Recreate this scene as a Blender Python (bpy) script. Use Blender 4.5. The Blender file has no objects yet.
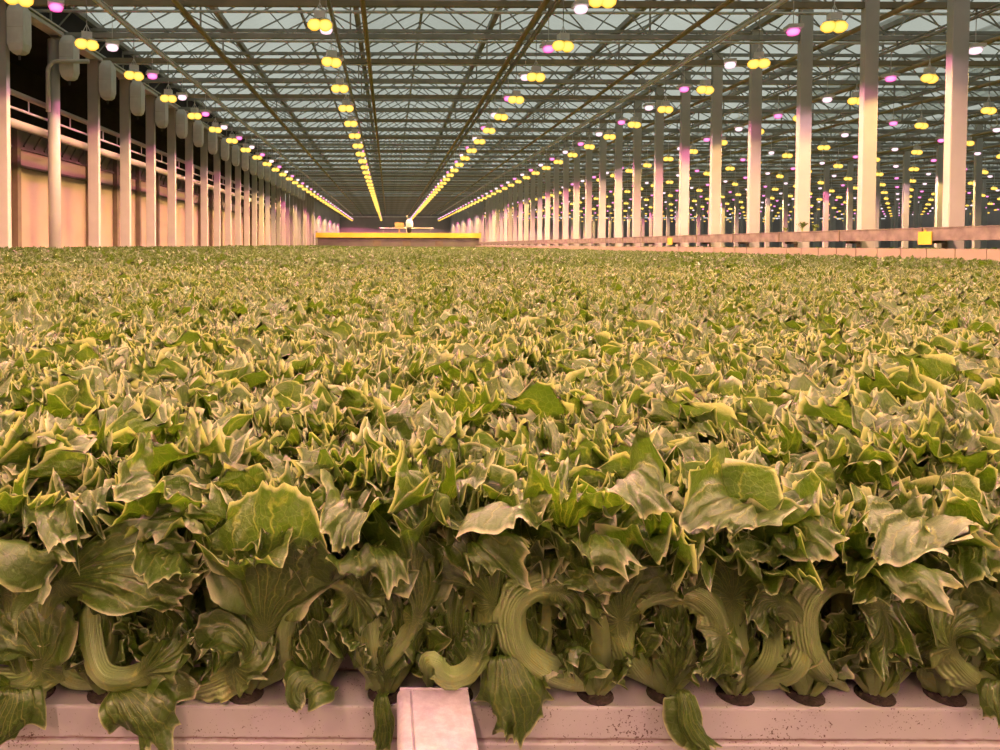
import bpy, math, random
import numpy as np
from mathutils import Vector, Matrix, Euler

scn = bpy.context.scene
COL = scn.collection
PI = math.pi
F = 720.0          # focal length in pixels
AX, AY = 389.0, 263.9   # optical axis in pixels
PITCH, ROLL = math.radians(1.5), math.radians(0.2)
CAMZ = 1.6

# ------------------------------------------------------------------ view
scn.view_settings.view_transform = 'Standard'
scn.view_settings.look = 'None'
scn.view_settings.gamma = 1.0
scn.view_settings.use_curve_mapping = False
scn.view_settings.exposure = 0.1
scn.cycles.use_denoising = True
scn.cycles.max_bounces = 6
scn.cycles.transparent_max_bounces = 12
scn.cycles.transmission_bounces = 4
scn.cycles.diffuse_bounces = 3
scn.cycles.glossy_bounces = 2
scn.cycles.sample_clamp_indirect = 4.0
scn.cycles.caustics_reflective = False
scn.cycles.caustics_refractive = False

cam = bpy.data.cameras.new('camera')
cam.sensor_width = 36.0
cam.lens = F / 1000 * 36.0
cam.shift_x = (500 - AX) / 1000
cam.shift_y = -(375 - AY) / 1000
cam.clip_start = 0.05
cam.clip_end = 400
camo = bpy.data.objects.new('camera', cam)
COL.objects.link(camo)
camo.location = (0, 0, CAMZ)
CR = Matrix.Rotation(PI / 2 - PITCH, 3, 'X') @ Matrix.Rotation(ROLL, 3, 'Z')
camo.rotation_euler = CR.to_euler()
scn.camera = camo


def P(px, py, Y):
    """point of the place at depth Y seen in direction (px, py)"""
    d = CR @ Vector(((px - AX) / F, -(py - AY) / F, -1.0))
    return np.array([d.x * Y / d.y, Y, CAMZ + d.z * Y / d.y])


# ------------------------------------------------------------------ materials
def new_mat(name):
    m = bpy.data.materials.new(name)
    m.use_nodes = True
    nt = m.node_tree
    nt.nodes.clear()
    out = nt.nodes.new('ShaderNodeOutputMaterial')
    return m, nt, out


def N(nt, t, **kw):
    n = nt.nodes.new(t)
    for k, v in kw.items():
        if k.startswith('i_'):
            k = k[2:]
            n.inputs[int(k) if k.isdigit() else k.replace('_', ' ')].default_value = v
        else:
            setattr(n, k, v)
    return n


def L(nt, a, b):
    nt.links.new(a, b)


def ramp(nt, fac, stops):
    r = nt.nodes.new('ShaderNodeValToRGB')
    el = r.color_ramp.elements
    while len(el) > 1:
        el.remove(el[-1])
    el[0].position = stops[0][0]
    el[0].color = (*stops[0][1], 1)
    for p, c in stops[1:]:
        e = el.new(p)
        e.color = (*c, 1)
    if fac is not None:
        L(nt, fac, r.inputs[0])
    return r


def paint(name, c1, c2, rough=0.5, scale=3.0, metal=0.0, bump=0.0, spec=0.4):
    m, nt, out = new_mat(name)
    tc = N(nt, 'ShaderNodeTexCoord')
    no = N(nt, 'ShaderNodeTexNoise', i_Scale=scale, i_Detail=4.0)
    L(nt, tc.outputs['Object'], no.inputs['Vector'])
    r = ramp(nt, no.outputs[0], [(0.35, c1), (0.65, c2)])
    p = N(nt, 'ShaderNodeBsdfPrincipled', i_Roughness=rough, i_Metallic=metal)
    p.inputs['Specular IOR Level'].default_value = spec
    L(nt, r.outputs[0], p.inputs['Base Color'])
    if bump:
        b = N(nt, 'ShaderNodeBump', i_Strength=bump, i_Distance=0.01)
        L(nt, no.outputs[0], b.inputs['Height'])
        L(nt, b.outputs[0], p.inputs['Normal'])
    L(nt, p.outputs[0], out.inputs[0])
    return m


def emis(name, col, strength):
    m, nt, out = new_mat(name)
    lw = N(nt, 'ShaderNodeLayerWeight', i_Blend=0.35)
    mx = ramp(nt, lw.outputs['Facing'], [(0.0, col[0]), (0.75, col[1])])
    e = N(nt, 'ShaderNodeEmission', i_Strength=strength)
    L(nt, mx.outputs[0], e.inputs[0])
    L(nt, e.outputs[0], out.inputs[0])
    m.cycles.emission_sampling = 'NONE'
    return m


M = {}
M['column'] = paint('column_paint', (0.44, 0.42, 0.38), (0.51, 0.49, 0.44), 0.5, 1.5)
M['steel'] = paint('galvanised_steel', (0.24, 0.235, 0.20), (0.34, 0.33, 0.29), 0.6, 2.0)
M['steel_dark'] = paint('dull_brown_steel', (0.2, 0.165, 0.10), (0.28, 0.23, 0.14), 0.6, 2.0)
M['steel_light'] = paint('pale_steel_tube', (0.55, 0.53, 0.47), (0.68, 0.66, 0.6), 0.5, 2.0)
M['pipe'] = paint('olive_pipe', (0.32, 0.25, 0.12), (0.42, 0.34, 0.18), 0.5, 1.0)
M['pipe_pale'] = paint('pale_pipe', (0.38, 0.34, 0.29), (0.46, 0.42, 0.36), 0.45, 1.0)
M['wallpanel'] = paint('cream_panel', (0.43, 0.33, 0.24), (0.49, 0.38, 0.28), 0.6, 0.6)
M['mullion'] = paint('brown_mullion', (0.16, 0.12, 0.09), (0.22, 0.17, 0.12), 0.6, 2.0)
M['void'] = paint('near_black_sheet', (0.018, 0.014, 0.01), (0.03, 0.024, 0.018), 0.9, 1.0)  # near-black sheets behind and above the left wall
M['white'] = paint('white_enamel', (0.66, 0.65, 0.61), (0.74, 0.73, 0.69), 0.4, 6.0)
M['plastic'] = paint('black_plastic', (0.02, 0.02, 0.02), (0.035, 0.03, 0.03), 0.5, 10.0)
M['peat'] = paint('black_peat', (0.008, 0.006, 0.005), (0.035, 0.025, 0.018), 0.95, 120.0, bump=1.0)
M['endwall'] = paint('grey_end_wall', (0.3, 0.27, 0.26), (0.36, 0.33, 0.31), 0.8, 0.3)
M['paleend'] = paint('pale_wall_sheet', (0.28, 0.28, 0.28), (0.34, 0.335, 0.33), 0.7, 0.3)
M['yellow'] = paint('yellow_paint', (0.6, 0.42, 0.035), (0.66, 0.47, 0.06), 0.5, 1.0)
M['base_grey'] = paint('mauve_grey_panel', (0.15, 0.13, 0.125), (0.2, 0.17, 0.16), 0.7, 0.7)
M['floor'] = paint('dark_concrete', (0.05, 0.045, 0.04), (0.09, 0.08, 0.07), 0.9, 0.8)
M['board'] = paint('dusty_gutter_board', (0.13, 0.105, 0.095), (0.22, 0.18, 0.16), 0.7, 5.0)
M['barrier'] = paint('pink_barrier_panel', (0.25, 0.20, 0.155), (0.30, 0.24, 0.19), 0.7, 1.2)
M['orange'] = paint('orange_cloth', (0.5, 0.26, 0.1), (0.6, 0.34, 0.15), 0.7, 2.0)
M['bulb_y'] = emis('sodium_glow', ((1.0, 0.80, 0.17), (1.0, 0.46, 0.03)), 1.35)
M['bulb_p'] = emis('pink_led_glow', ((1.0, 0.42, 0.85), (0.85, 0.03, 0.32)), 1.3)
M['bulb_w'] = emis('white_led_glow', ((1.0, 0.86, 0.92), (0.9, 0.55, 0.65)), 1.3)
M['reflector'] = paint('lamp_reflector', (0.6, 0.58, 0.5), (0.7, 0.68, 0.6), 0.25, 3.0, metal=0.6)


def gutter_mat():
    m, nt, out = new_mat('white_gutter_plastic')
    tc = N(nt, 'ShaderNodeTexCoord')
    n1 = N(nt, 'ShaderNodeTexNoise', i_Scale=7.0, i_Detail=6.0)
    L(nt, tc.outputs['Object'], n1.inputs['Vector'])
    base = ramp(nt, n1.outputs[0], [(0.3, (0.24, 0.235, 0.25)), (0.7, (0.30, 0.29, 0.31))])
    # black specks, clustered
    v = N(nt, 'ShaderNodeTexNoise', i_Scale=330.0, i_Detail=2.0)
    L(nt, tc.outputs['Object'], v.inputs['Vector'])
    n2 = N(nt, 'ShaderNodeTexNoise', i_Scale=18.0, i_Detail=3.0)
    L(nt, tc.outputs['Object'], n2.inputs['Vector'])
    ad = N(nt, 'ShaderNodeMath', operation='MULTIPLY_ADD', i_1=0.45)
    L(nt, n2.outputs[0], ad.inputs[0])
    L(nt, v.outputs[0], ad.inputs[2])
    sp = ramp(nt, ad.outputs[0], [(0.905, (0, 0, 0)), (0.94, (1, 1, 1))])
    mx = N(nt, 'ShaderNodeMix', data_type='RGBA')
    L(nt, sp.outputs[0], mx.inputs['Factor'])
    L(nt, base.outputs[0], mx.inputs['A'])
    mx.inputs['B'].default_value = (0.06, 0.035, 0.03, 1)
    # dirt line along the groove (z = -0.042 below the top)
    xyz = N(nt, 'ShaderNodeSeparateXYZ')
    L(nt, tc.outputs['Object'], xyz.inputs[0])
    n3 = N(nt, 'ShaderNodeTexNoise', i_Scale=60.0, i_Detail=4.0)
    L(nt, tc.outputs['Object'], n3.inputs['Vector'])
    wob = N(nt, 'ShaderNodeMath', operation='MULTIPLY_ADD', i_1=0.006, i_2=0.0435)
    L(nt, n3.outputs[0], wob.inputs[0])
    s = N(nt, 'ShaderNodeMath', operation='ADD')
    L(nt, xyz.outputs[2], s.inputs[0])
    L(nt, wob.outputs[0], s.inputs[1])
    ab = N(nt, 'ShaderNodeMath', operation='ABSOLUTE')
    L(nt, s.outputs[0], ab.inputs[0])
    dl = ramp(nt, ab.outputs[0], [(0.0, (0.9, 0.9, 0.9)), (0.0016, (0.75, 0.75, 0.75)), (0.0036, (0, 0, 0))])
    mx2 = N(nt, 'ShaderNodeMix', data_type='RGBA')
    L(nt, dl.outputs[0], mx2.inputs['Factor'])
    L(nt, mx.outputs['Result'], mx2.inputs['A'])
    mx2.inputs['B'].default_value = (0.10, 0.045, 0.035, 1)
    p = N(nt, 'ShaderNodeBsdfPrincipled', i_Roughness=0.5)
    L(nt, mx2.outputs['Result'], p.inputs['Base Color'])
    L(nt, p.outputs[0], out.inputs[0])
    return m


M['gutter'] = gutter_mat()


def rail_mat():
    m, nt, out = new_mat('scuffed_white_metal')
    tc = N(nt, 'ShaderNodeTexCoord')
    n1 = N(nt, 'ShaderNodeTexNoise', i_Scale=55.0, i_Detail=6.0, i_Roughness=0.7)
    L(nt, tc.outputs['Object'], n1.inputs['Vector'])
    r = ramp(nt, n1.outputs[0], [(0.3, (0.36, 0.31, 0.40)), (0.5, (0.44, 0.39, 0.48)), (0.72, (0.54, 0.50, 0.58))])
    p = N(nt, 'ShaderNodeBsdfPrincipled', i_Roughness=0.45)
    b = N(nt, 'ShaderNodeBump', i_Strength=0.15, i_Distance=0.002)
    L(nt, n1.outputs[0], b.inputs['Height'])
    L(nt, b.outputs[0], p.inputs['Normal'])
    L(nt, r.outputs[0], p.inputs['Base Color'])
    L(nt, p.outputs[0], out.inputs[0])
    return m


M['rail'] = rail_mat()


def glass_mat():
    m, nt, out = new_mat('dusty_roof_glass')
    tc = N(nt, 'ShaderNodeTexCoord')
    n1 = N(nt, 'ShaderNodeTexNoise', i_Scale=0.9, i_Detail=5.0)
    L(nt, tc.outputs['Object'], n1.inputs['Vector'])
    r = ramp(nt, n1.outputs[0], [(0.3, (0.25, 0.25, 0.25)), (0.7, (0.6, 0.6, 0.6))])
    t = N(nt, 'ShaderNodeBsdfTransparent')
    t.inputs[0].default_value = (0.86, 0.9, 0.86, 1)
    d = N(nt, 'ShaderNodeBsdfTranslucent')
    d.inputs[0].default_value = (0.7, 0.72, 0.68, 1)
    mx = N(nt, 'ShaderNodeMixShader')
    L(nt, r.outputs[0], mx.inputs[0])
    L(nt, t.outputs[0], mx.inputs[1])
    L(nt, d.outputs[0], mx.inputs[2])
    L(nt, mx.outputs[0], out.inputs[0])
    return m


M['glass'] = glass_mat()


def leaf_mat(name, hue=0.0, lit=1.0):
    m, nt, out = new_mat(name)
    uv = N(nt, 'ShaderNodeUVMap', uv_map='uv')      # x = along the blade (0.25 = blade start), y = across
    fan = N(nt, 'ShaderNodeUVMap', uv_map='fan')    # x = angle, y = nearness of the margin
    tc = N(nt, 'ShaderNodeTexCoord')
    s1 = N(nt, 'ShaderNodeSeparateXYZ')
    L(nt, uv.outputs[0], s1.inputs[0])
    s2 = N(nt, 'ShaderNodeSeparateXYZ')
    L(nt, fan.outputs[0], s2.inputs[0])
    nz = N(nt, 'ShaderNodeTexNoise', i_Scale=24.0, i_Detail=4.0)
    L(nt, tc.outputs['Object'], nz.inputs['Vector'])
    oi = N(nt, 'ShaderNodeObjectInfo')
    # petiole -> blade
    rr = ramp(nt, s1.outputs[0], [(0.0, (0.38, 0.47, 0.28)), (0.20, (0.29, 0.38, 0.18)), (0.27, (0.14, 0.20, 0.06)),
                                 (0.36, (0.066 + hue, 0.116, 0.012)), (0.8, (0.047 + hue, 0.090, 0.008))])
    # blotchy variation
    var = ramp(nt, nz.outputs[0], [(0.3, (0.72, 0.78, 0.6)), (0.7, (1.2, 1.15, 1.0))])
    mul = N(nt, 'ShaderNodeMix', data_type='RGBA', blend_type='MULTIPLY')
    mul.inputs['Factor'].default_value = 1.0
    L(nt, rr.outputs[0], mul.inputs['A'])
    L(nt, var.outputs[0], mul.inputs['B'])
    # veins radiating through the blade
    dn = N(nt, 'ShaderNodeMath', operation='MULTIPLY_ADD', i_1=0.10)
    L(nt, nz.outputs[0], dn.inputs[0])
    L(nt, s2.outputs[0], dn.inputs[2])
    w = N(nt, 'ShaderNodeMath', operation='MULTIPLY', i_1=62.0)
    L(nt, dn.outputs[0], w.inputs[0])
    sn = N(nt, 'ShaderNodeMath', operation='SINE')
    L(nt, w.outputs[0], sn.inputs[0])
    ab = N(nt, 'ShaderNodeMath', operation='ABSOLUTE')
    L(nt, sn.outputs[0], ab.inputs[0])
    vr = ramp(nt, ab.outputs[0], [(0.0, (1, 1, 1)), (0.13, (0.45, 0.45, 0.45)), (0.3, (0, 0, 0))])
    # fine network
    vo = N(nt, 'ShaderNodeTexVoronoi', feature='DISTANCE_TO_EDGE', i_Scale=85.0)
    L(nt, tc.outputs['Object'], vo.inputs['Vector'])
    vr2 = ramp(nt, vo.outputs['Distance'], [(0.0, (0.3, 0.3, 0.3)), (0.06, (0, 0, 0))])
    va = N(nt, 'ShaderNodeMath', operation='MAXIMUM')
    L(nt, vr.outputs[0], va.inputs[0])
    L(nt, vr2.outputs[0], va.inputs[1])
    fade = ramp(nt, s2.outputs[1], [(0.0, (0.75, 0.75, 0.75)), (0.75, (0.4, 0.4, 0.4)), (1.0, (0.05, 0.05, 0.05))])
    vm = N(nt, 'ShaderNodeMath', operation='MULTIPLY')
    L(nt, va.outputs[0], vm.inputs[0])
    L(nt, fade.outputs[0], vm.inputs[1])
    mv = N(nt, 'ShaderNodeMix', data_type='RGBA')
    L(nt, vm.outputs[0], mv.inputs['Factor'])
    L(nt, mul.outputs['Result'], mv.inputs['A'])
    mv.inputs['B'].default_value = (0.36, 0.38, 0.10, 1)
    # pale thin margin
    ed = ramp(nt, s2.outputs[1], [(0.945, (0, 0, 0)), (1.0, (0.85, 0.85, 0.85))])
    me = N(nt, 'ShaderNodeMix', data_type='RGBA')
    L(nt, ed.outputs[0], me.inputs['Factor'])
    L(nt, mv.outputs['Result'], me.inputs['A'])
    me.inputs['B'].default_value = (0.40, 0.41, 0.25, 1)
    p = N(nt, 'ShaderNodeBsdfPrincipled', i_Roughness=0.40)
    p.inputs['Specular IOR Level'].default_value = 0.7
    p.inputs['Coat Weight'].default_value = 0.5
    p.inputs['Coat IOR'].default_value = 1.6
    p.inputs['Coat Roughness'].default_value = 0.33
    L(nt, me.outputs['Result'], p.inputs['Base Color'])
    bm = N(nt, 'ShaderNodeTexNoise', i_Scale=140.0, i_Detail=3.0)
    L(nt, tc.outputs['Object'], bm.inputs['Vector'])
    hb = N(nt, 'ShaderNodeMath', operation='MULTIPLY_ADD', i_1=-0.5)
    L(nt, va.outputs[0], hb.inputs[0])
    L(nt, bm.outputs[0], hb.inputs[2])
    b = N(nt, 'ShaderNodeBump', i_Strength=0.75, i_Distance=0.004)
    rw = N(nt, 'ShaderNodeMath', operation='MULTIPLY', i_1=230.0)
    L(nt, dn.outputs[0], rw.inputs[0])
    rs = N(nt, 'ShaderNodeMath', operation='SINE')
    L(nt, rw.outputs[0], rs.inputs[0])
    hb2 = N(nt, 'ShaderNodeMath', operation='MULTIPLY_ADD', i_1=0.22)
    L(nt, rs.outputs[0], hb2.inputs[0])
    L(nt, hb.outputs[0], hb2.inputs[2])
    st = N(nt, 'ShaderNodeMath', operation='MULTIPLY', i_1=95.0)
    L(nt, s1.outputs[1], st.inputs[0])
    ss = N(nt, 'ShaderNodeMath', operation='SINE')
    L(nt, st.outputs[0], ss.inputs[0])
    sm = ramp(nt, s1.outputs[0], [(0.2, (.35, .35, .35)), (0.32, (0, 0, 0))])
    sv = N(nt, 'ShaderNodeMath', operation='MULTIPLY')
    L(nt, ss.outputs[0], sv.inputs[0])
    L(nt, sm.outputs[0], sv.inputs[1])
    hb3 = N(nt, 'ShaderNodeMath', operation='ADD')
    L(nt, sv.outputs[0], hb3.inputs[0])
    L(nt, hb2.outputs[0], hb3.inputs[1])
    L(nt, hb3.outputs[0], b.inputs['Height'])
    L(nt, b.outputs[0], p.inputs['Normal'])
    tl = N(nt, 'ShaderNodeBsdfTranslucent')
    tr = N(nt, 'ShaderNodeMix', data_type='RGBA', blend_type='MULTIPLY')
    tr.inputs['Factor'].default_value = 1.0
    L(nt, me.outputs['Result'], tr.inputs['A'])
    tr.inputs['B'].default_value = (2.1, 2.2, 1.0, 1)
    L(nt, tr.outputs['Result'], tl.inputs[0])
    mx = N(nt, 'ShaderNodeMixShader')
    mx.inputs[0].default_value = 0.36
    L(nt, p.outputs[0], mx.inputs[1])
    L(nt, tl.outputs[0], mx.inputs[2])
    L(nt, mx.outputs[0], out.inputs[0])
    return m


M['leaf'] = leaf_mat('lettuce_leaf')


# ------------------------------------------------------------------ mesh helpers
class MB:
    def __init__(s):
        s.v, s.f, s.mi, s.n = [], [], [], 0

    def add(s, v, f, mi=0):
        s.v.extend([tuple(map(float, p)) for p in v])
        s.f.extend([tuple(i + s.n for i in q) for q in f])
        s.mi.extend([mi] * len(f))
        s.n = len(s.v)
        return s

    def box(s, x0, x1, y0, y1, z0, z1, mi=0):
        v = [(x, y, z) for z in (z0, z1) for y in (y0, y1) for x in (x0, x1)]
        f = [(0, 2, 3, 1), (4, 5, 7, 6), (0, 1, 5, 4), (2, 6, 7, 3), (0, 4, 6, 2), (1, 3, 7, 5)]
        return s.add(v, f, mi)

    def bar(s, a, b, w, h=None, mi=0):
        """box bar from a to b, w wide, h tall"""
        h = h or w
        a, b = Vector(a), Vector(b)
        d = (b - a).normalized()
        up = Vector((0, 0, 1)) if abs(d.z) < 0.9 else Vector((0, 1, 0))
        sx = d.cross(up).normalized() * w / 2
        sz = sx.cross(d).normalized() * h / 2
        v = [p + i * sx + j * sz for p in (a, b) for i, j in ((-1, -1), (1, -1), (1, 1), (-1, 1))]
        f = [(0, 3, 2, 1), (4, 5, 6, 7), (0, 1, 5, 4), (1, 2, 6, 5), (2, 3, 7, 6), (3, 0, 4, 7)]
        return s.add(v, f, mi)

    def tube(s, pts, r, n=10, mi=0, caps=True):
        pts = [Vector(p) for p in pts]
        rr = r if isinstance(r, (list, tuple)) else [r] * len(pts)
        v = []
        ref = None
        for i, p in enumerate(pts):
            d = (pts[min(i + 1, len(pts) - 1)] - pts[max(i - 1, 0)]).normalized()
            if ref is None:
                ref = Vector((0, 0, 1)) if abs(d.z) < 0.9 else Vector((1, 0, 0))
            a = d.cross(ref).normalized()
            ref = a.cross(d).normalized()
            for k in range(n):
                t = 2 * PI * k / n
                v.append(p + rr[i] * (math.cos(t) * a + math.sin(t) * ref))
        f = []
        for i in range(len(pts) - 1):
            for k in range(n):
                k2 = (k + 1) % n
                f.append((i * n + k, i * n + k2, (i + 1) * n + k2, (i + 1) * n + k))
        if caps:
            f.append(tuple(range(n))[::-1])
            f.append(tuple((len(pts) - 1) * n + k for k in range(n)))
        return s.add(v, f, mi)

    def lathe(s, prof, c=(0, 0, 0), n=14, mi=0, sx=1.0, sy=1.0):
        v, f = [], []
        for r, z in prof:
            for k in range(n):
                t = 2 * PI * k / n
                v.append((c[0] + sx * r * math.cos(t), c[1] + sy * r * math.sin(t), c[2] + z))
        for i in range(len(prof) - 1):
            for k in range(n):
                k2 = (k + 1) % n
                f.append((i * n + k, i * n + k2, (i + 1) * n + k2, (i + 1) * n + k))
        f.append(tuple(range(n))[::-1])
        f.append(tuple((len(prof) - 1) * n + k for k in range(n)))
        return s.add(v, f, mi)

    def mesh(s, name, mats, smooth=False):
        me = bpy.data.meshes.new(name)
        me.from_pydata(s.v, [], s.f)
        for m in (mats if isinstance(mats, (list, tuple)) else [mats]):
            me.materials.append(m)
        if any(s.mi):
            me.polygons.foreach_set('material_index', s.mi)
        if smooth:
            me.polygons.foreach_set('use_smooth', [True] * len(s.f))
        me.update()
        return me

    def obj(s, name, mats, parent=None, loc=(0, 0, 0), smooth=False):
        return link(name, s.mesh(name, mats, smooth), parent, loc)


def link(name, data, parent=None, loc=(0, 0, 0)):
    o = bpy.data.objects.new(name, data)
    COL.objects.link(o)
    o.location = loc
    if parent is not None:
        o.parent = parent
    return o


def tag(o, label=None, cat=None, group=None, kind=None):
    if label:
        o['label'] = label
    if cat:
        o['category'] = cat
    if group:
        o['group'] = group
    if kind:
        o['kind'] = kind
    return o


def struct(o):
    o['kind'] = 'structure'
    return o


ONES = ['zeroth', 'first', 'second', 'third', 'fourth', 'fifth', 'sixth', 'seventh', 'eighth', 'ninth', 'tenth',
        'eleventh', 'twelfth', 'thirteenth', 'fourteenth', 'fifteenth', 'sixteenth', 'seventeenth', 'eighteenth',
        'nineteenth', 'twentieth']
TENS = {2: 'twenty', 3: 'thirty', 4: 'forty', 5: 'fifty', 6: 'sixty', 7: 'seventy'}


def nth(n):
    if n <= 20:
        return ONES[n]
    t, u = divmod(n, 10)
    return TENS[t][:-1] + 'ieth' if u == 0 else TENS[t] + '-' + ONES[u]


# ------------------------------------------------------------------ lettuce leaves
def smooth(a, b, x):
    t = np.clip((x - a) / (b - a), 0, 1)
    return t * t * (3 - 2 * t)


def spline(ctrl, n):
    c = np.array(ctrl, float)
    c = np.vstack([2 * c[0] - c[1], c, 2 * c[-1] - c[-2]])
    out = []
    for i in range(1, len(c) - 2):
        t = np.linspace(0, 1, 24, endpoint=False)[:, None]
        p0, p1, p2, p3 = c[i - 1], c[i], c[i + 1], c[i + 2]
        out.append(0.5 * (2 * p1 + (p2 - p0) * t + (2 * p0 - 5 * p1 + 4 * p2 - p3) * t ** 2 + (3 * p1 - p0 - 3 * p2 + p3) * t ** 3))
    out.append(c[-2][None])
    q = np.vstack(out)
    s = np.concatenate([[0], np.cumsum(np.linalg.norm(np.diff(q, axis=0), axis=1))])
    u = np.linspace(0, s[-1], n)
    return np.stack([np.interp(u, s, q[:, k]) for k in range(3)], 1), s[-1]


def leaf(ctrl, W, wb, u0=0.4, nu=30, nv=20, side=None, nrm=None, frill=0.016, teeth=0.014, curl=0.25, cup=0.2,
         nf=8.0, tip=0.85, twist=0.0, seed=0, wrinkle=0.004, pet=0.35, marg=0.0):
    """one leaf as a grid: returns verts, faces, uv, fan"""
    R = np.random.RandomState(seed)
    ns = 80
    S, Ln = spline(ctrl, ns)
    T = np.gradient(S, axis=0)
    T /= np.linalg.norm(T, axis=1)[:, None]
    us = np.linspace(0, 1, ns)
    if nrm is not None:
        a, b = np.array(nrm[0], float), np.array(nrm[1], float)
        h = a[None] * (1 - us[:, None]) + b[None] * us[:, None]
        X = np.cross(T, h)
        X = -X
    else:
        sd = np.array(side, float)
        X = np.repeat(sd[None], ns, 0)
        X = X - (X * T).sum(1)[:, None] * T
    X /= np.linalg.norm(X, axis=1)[:, None] + 1e-9
    Nn = np.cross(T, X)
    if twist:
        a = (twist * us ** 1.5)[:, None]
        X, Nn = X * np.cos(a) + Nn * np.sin(a), Nn * np.cos(a) - X * np.sin(a)
    u = np.linspace(0, 1, nu + 1)
    # denser towards the tip
    u = 1 - (1 - u) ** 1.25
    v = np.linspace(-1, 1, nv + 1)
    v = np.sign(v) * np.abs(v) ** 0.85
    U, V = np.meshgrid(u, v, indexing='ij')
    t = np.clip((U - u0) / (1 - u0), 0, 1)
    wU = wb * (1 - 0.25 * U / max(u0, .01) * (U < u0)) * (1 - t) + W * (smooth(0.0, 0.75, t) * (1 - 0.25 * smooth(.75, 1, t)))
    wU = np.maximum(wU, wb * .6) * (.5 + .5 * smooth(0, .14, U))
    mside = 1.0 if R.rand() < .5 else -1.0
    mg = smooth(.55, 1, V * mside) * smooth(.22, .5, U / max(u0, .01) * .6) * (1 - smooth(0, .3, t))
    wU = wU * (1 + marg * mg * (1 + .35 * np.sin(70 * U + seed)))
    lat = wU * V
    back = tip * W * (V ** 2) * smooth(0.1, 1, t)
    phi = np.arctan2(lat / W, (t - 0.12) * 1.4 * (1 - 0.3 * V ** 2) + 1e-6)
    phi = np.where(t <= 0, np.sign(V) * 2.2, phi)
    ph = phi + 0.16 * np.sin(3.1 * phi + R.rand() * 6) + 0.1 * np.sin(5.3 * phi + R.rand() * 6)
    e = np.maximum(np.abs(V), np.clip((t - .35) / .65, 0, 1)) * smooth(0.0, 0.22, t)
    e2, e3 = smooth(0.35, 1.0, e), smooth(0.68, 1.0, e)
    p0, p1, p2 = R.rand(3) * 6.28
    spk = 1.0 if R.rand() < .75 else -1.0
    amp = 0.7 + 0.5 * np.sin(2.0 * phi + p2)
    wave = np.sin(nf * .47 * ph + p0)
    wave2 = np.sin(nf * 1.05 * ph + p1)
    sp = 1 - np.abs(np.sin(nf * 0.95 * ph + p0 / 2))
    sp2 = 1 - np.abs(np.sin(nf * 1.9 * ph + p1))
    h = frill * 1.15 * amp * e2 * (wave + 0.0) + frill * 0.5 * e3 * wave2
    h += frill * 1.2 * smooth(.72, 1., e) * (sp ** 1.2) * spk
    h += marg * mg * wb * .5 * np.sin(55 * U + p0)
    wr = np.zeros_like(h)
    h += cup * (lat ** 2) / W * (0.5 + 0.5 * (t > 0))
    h -= curl * W * e2 * (0.5 + 0.5 * np.sin(1.3 * phi + p1))
    # pleats between the main veins, blisters
    h += wrinkle * np.sin(11 * phi + p2) * smooth(0.1, .5, t) * (1 - .5 * e3) * np.minimum(1, np.abs(V) * 3 + .2)
    h += wrinkle * 0.6 * np.sin(31 * U + 5 * V + p0) * np.sin(13 * V + p1) * smooth(0.1, .5, t)
    # thick hollow stalk
    h += pet * wb * (V ** 2) * (1 - smooth(0.0, .35, t)) * 1.6
    h -= 0.10 * wb * np.exp(-(V / .25) ** 2) * (1 - t)
    e4 = smooth(0.80, 1.0, e)
    ext = teeth * (e4 * (1.1 * sp ** 1.6 + 0.45 * sp2 ** 1.6) - .35 * e3)
    latd = np.sin(phi)
    lond = np.cos(phi)
    lat2 = lat + ext * latd
    uu = U - (back - ext * lond) / Ln
    # beyond the tip: extrapolate
    uc = np.clip(uu, 0, 1)
    over = (uu - uc) * Ln

    def smp(A):
        return np.stack([np.interp(uc, us, A[:, k]) for k in range(3)], -1)
    Ps, Ts, Xs, Ns = smp(S), smp(T), smp(X), smp(Nn)
    Q = Ps + Ts * over[..., None] + Xs * lat2[..., None] + Ns * h[..., None]
    nvv = nv + 1
    i, j = np.meshgrid(np.arange(nu), np.arange(nv), indexing='ij')
    a = (i * nvv + j).ravel()
    faces = np.stack([a, a + 1, a + nvv + 1, a + nvv], 1)
    uvx = np.where(U < u0, 0.25 * U / u0, 0.25 + 0.75 * t)
    uv = np.stack([uvx.ravel(), (V.ravel() + 1) / 2], 1)
    fan = np.stack([phi.ravel() / 6.28 + .5, np.clip(e, 0, 1).ravel()], 1)
    return Q.reshape(-1, 3), faces, uv, fan


def leaf_mesh(name, parts, mat):
    """parts: list of (verts, faces, uv, fan)"""
    V, Fc, UV, FN, n = [], [], [], [], 0
    for v, f, uv, fn in parts:
        V.append(v)
        Fc.append(f + n)
        UV.append(uv)
        FN.append(fn)
        n += len(v)
    V, Fc, UV, FN = map(np.vstack, (V, Fc, UV, FN))
    me = bpy.data.meshes.new(name)
    me.vertices.add(len(V))
    me.vertices.foreach_set('co', V.astype(np.float32).ravel())
    me.loops.add(Fc.size)
    me.loops.foreach_set('vertex_index', Fc.astype(np.int32).ravel())
    me.polygons.add(len(Fc))
    me.polygons.foreach_set('loop_start', np.arange(0, Fc.size, 4, dtype=np.int32))
    me.polygons.foreach_set('loop_total', np.full(len(Fc), 4, dtype=np.int32))
    me.polygons.foreach_set('use_smooth', np.ones(len(Fc), dtype=bool))
    for nm, D in (('uv', UV), ('fan', FN)):
        l = me.uv_layers.new(name=nm)
        l.data.foreach_set('uv', D[Fc.ravel()].astype(np.float32).ravel())
    me.materials.append(mat)
    me.update(calc_edges=True)
    me.validate()
    return me


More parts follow.
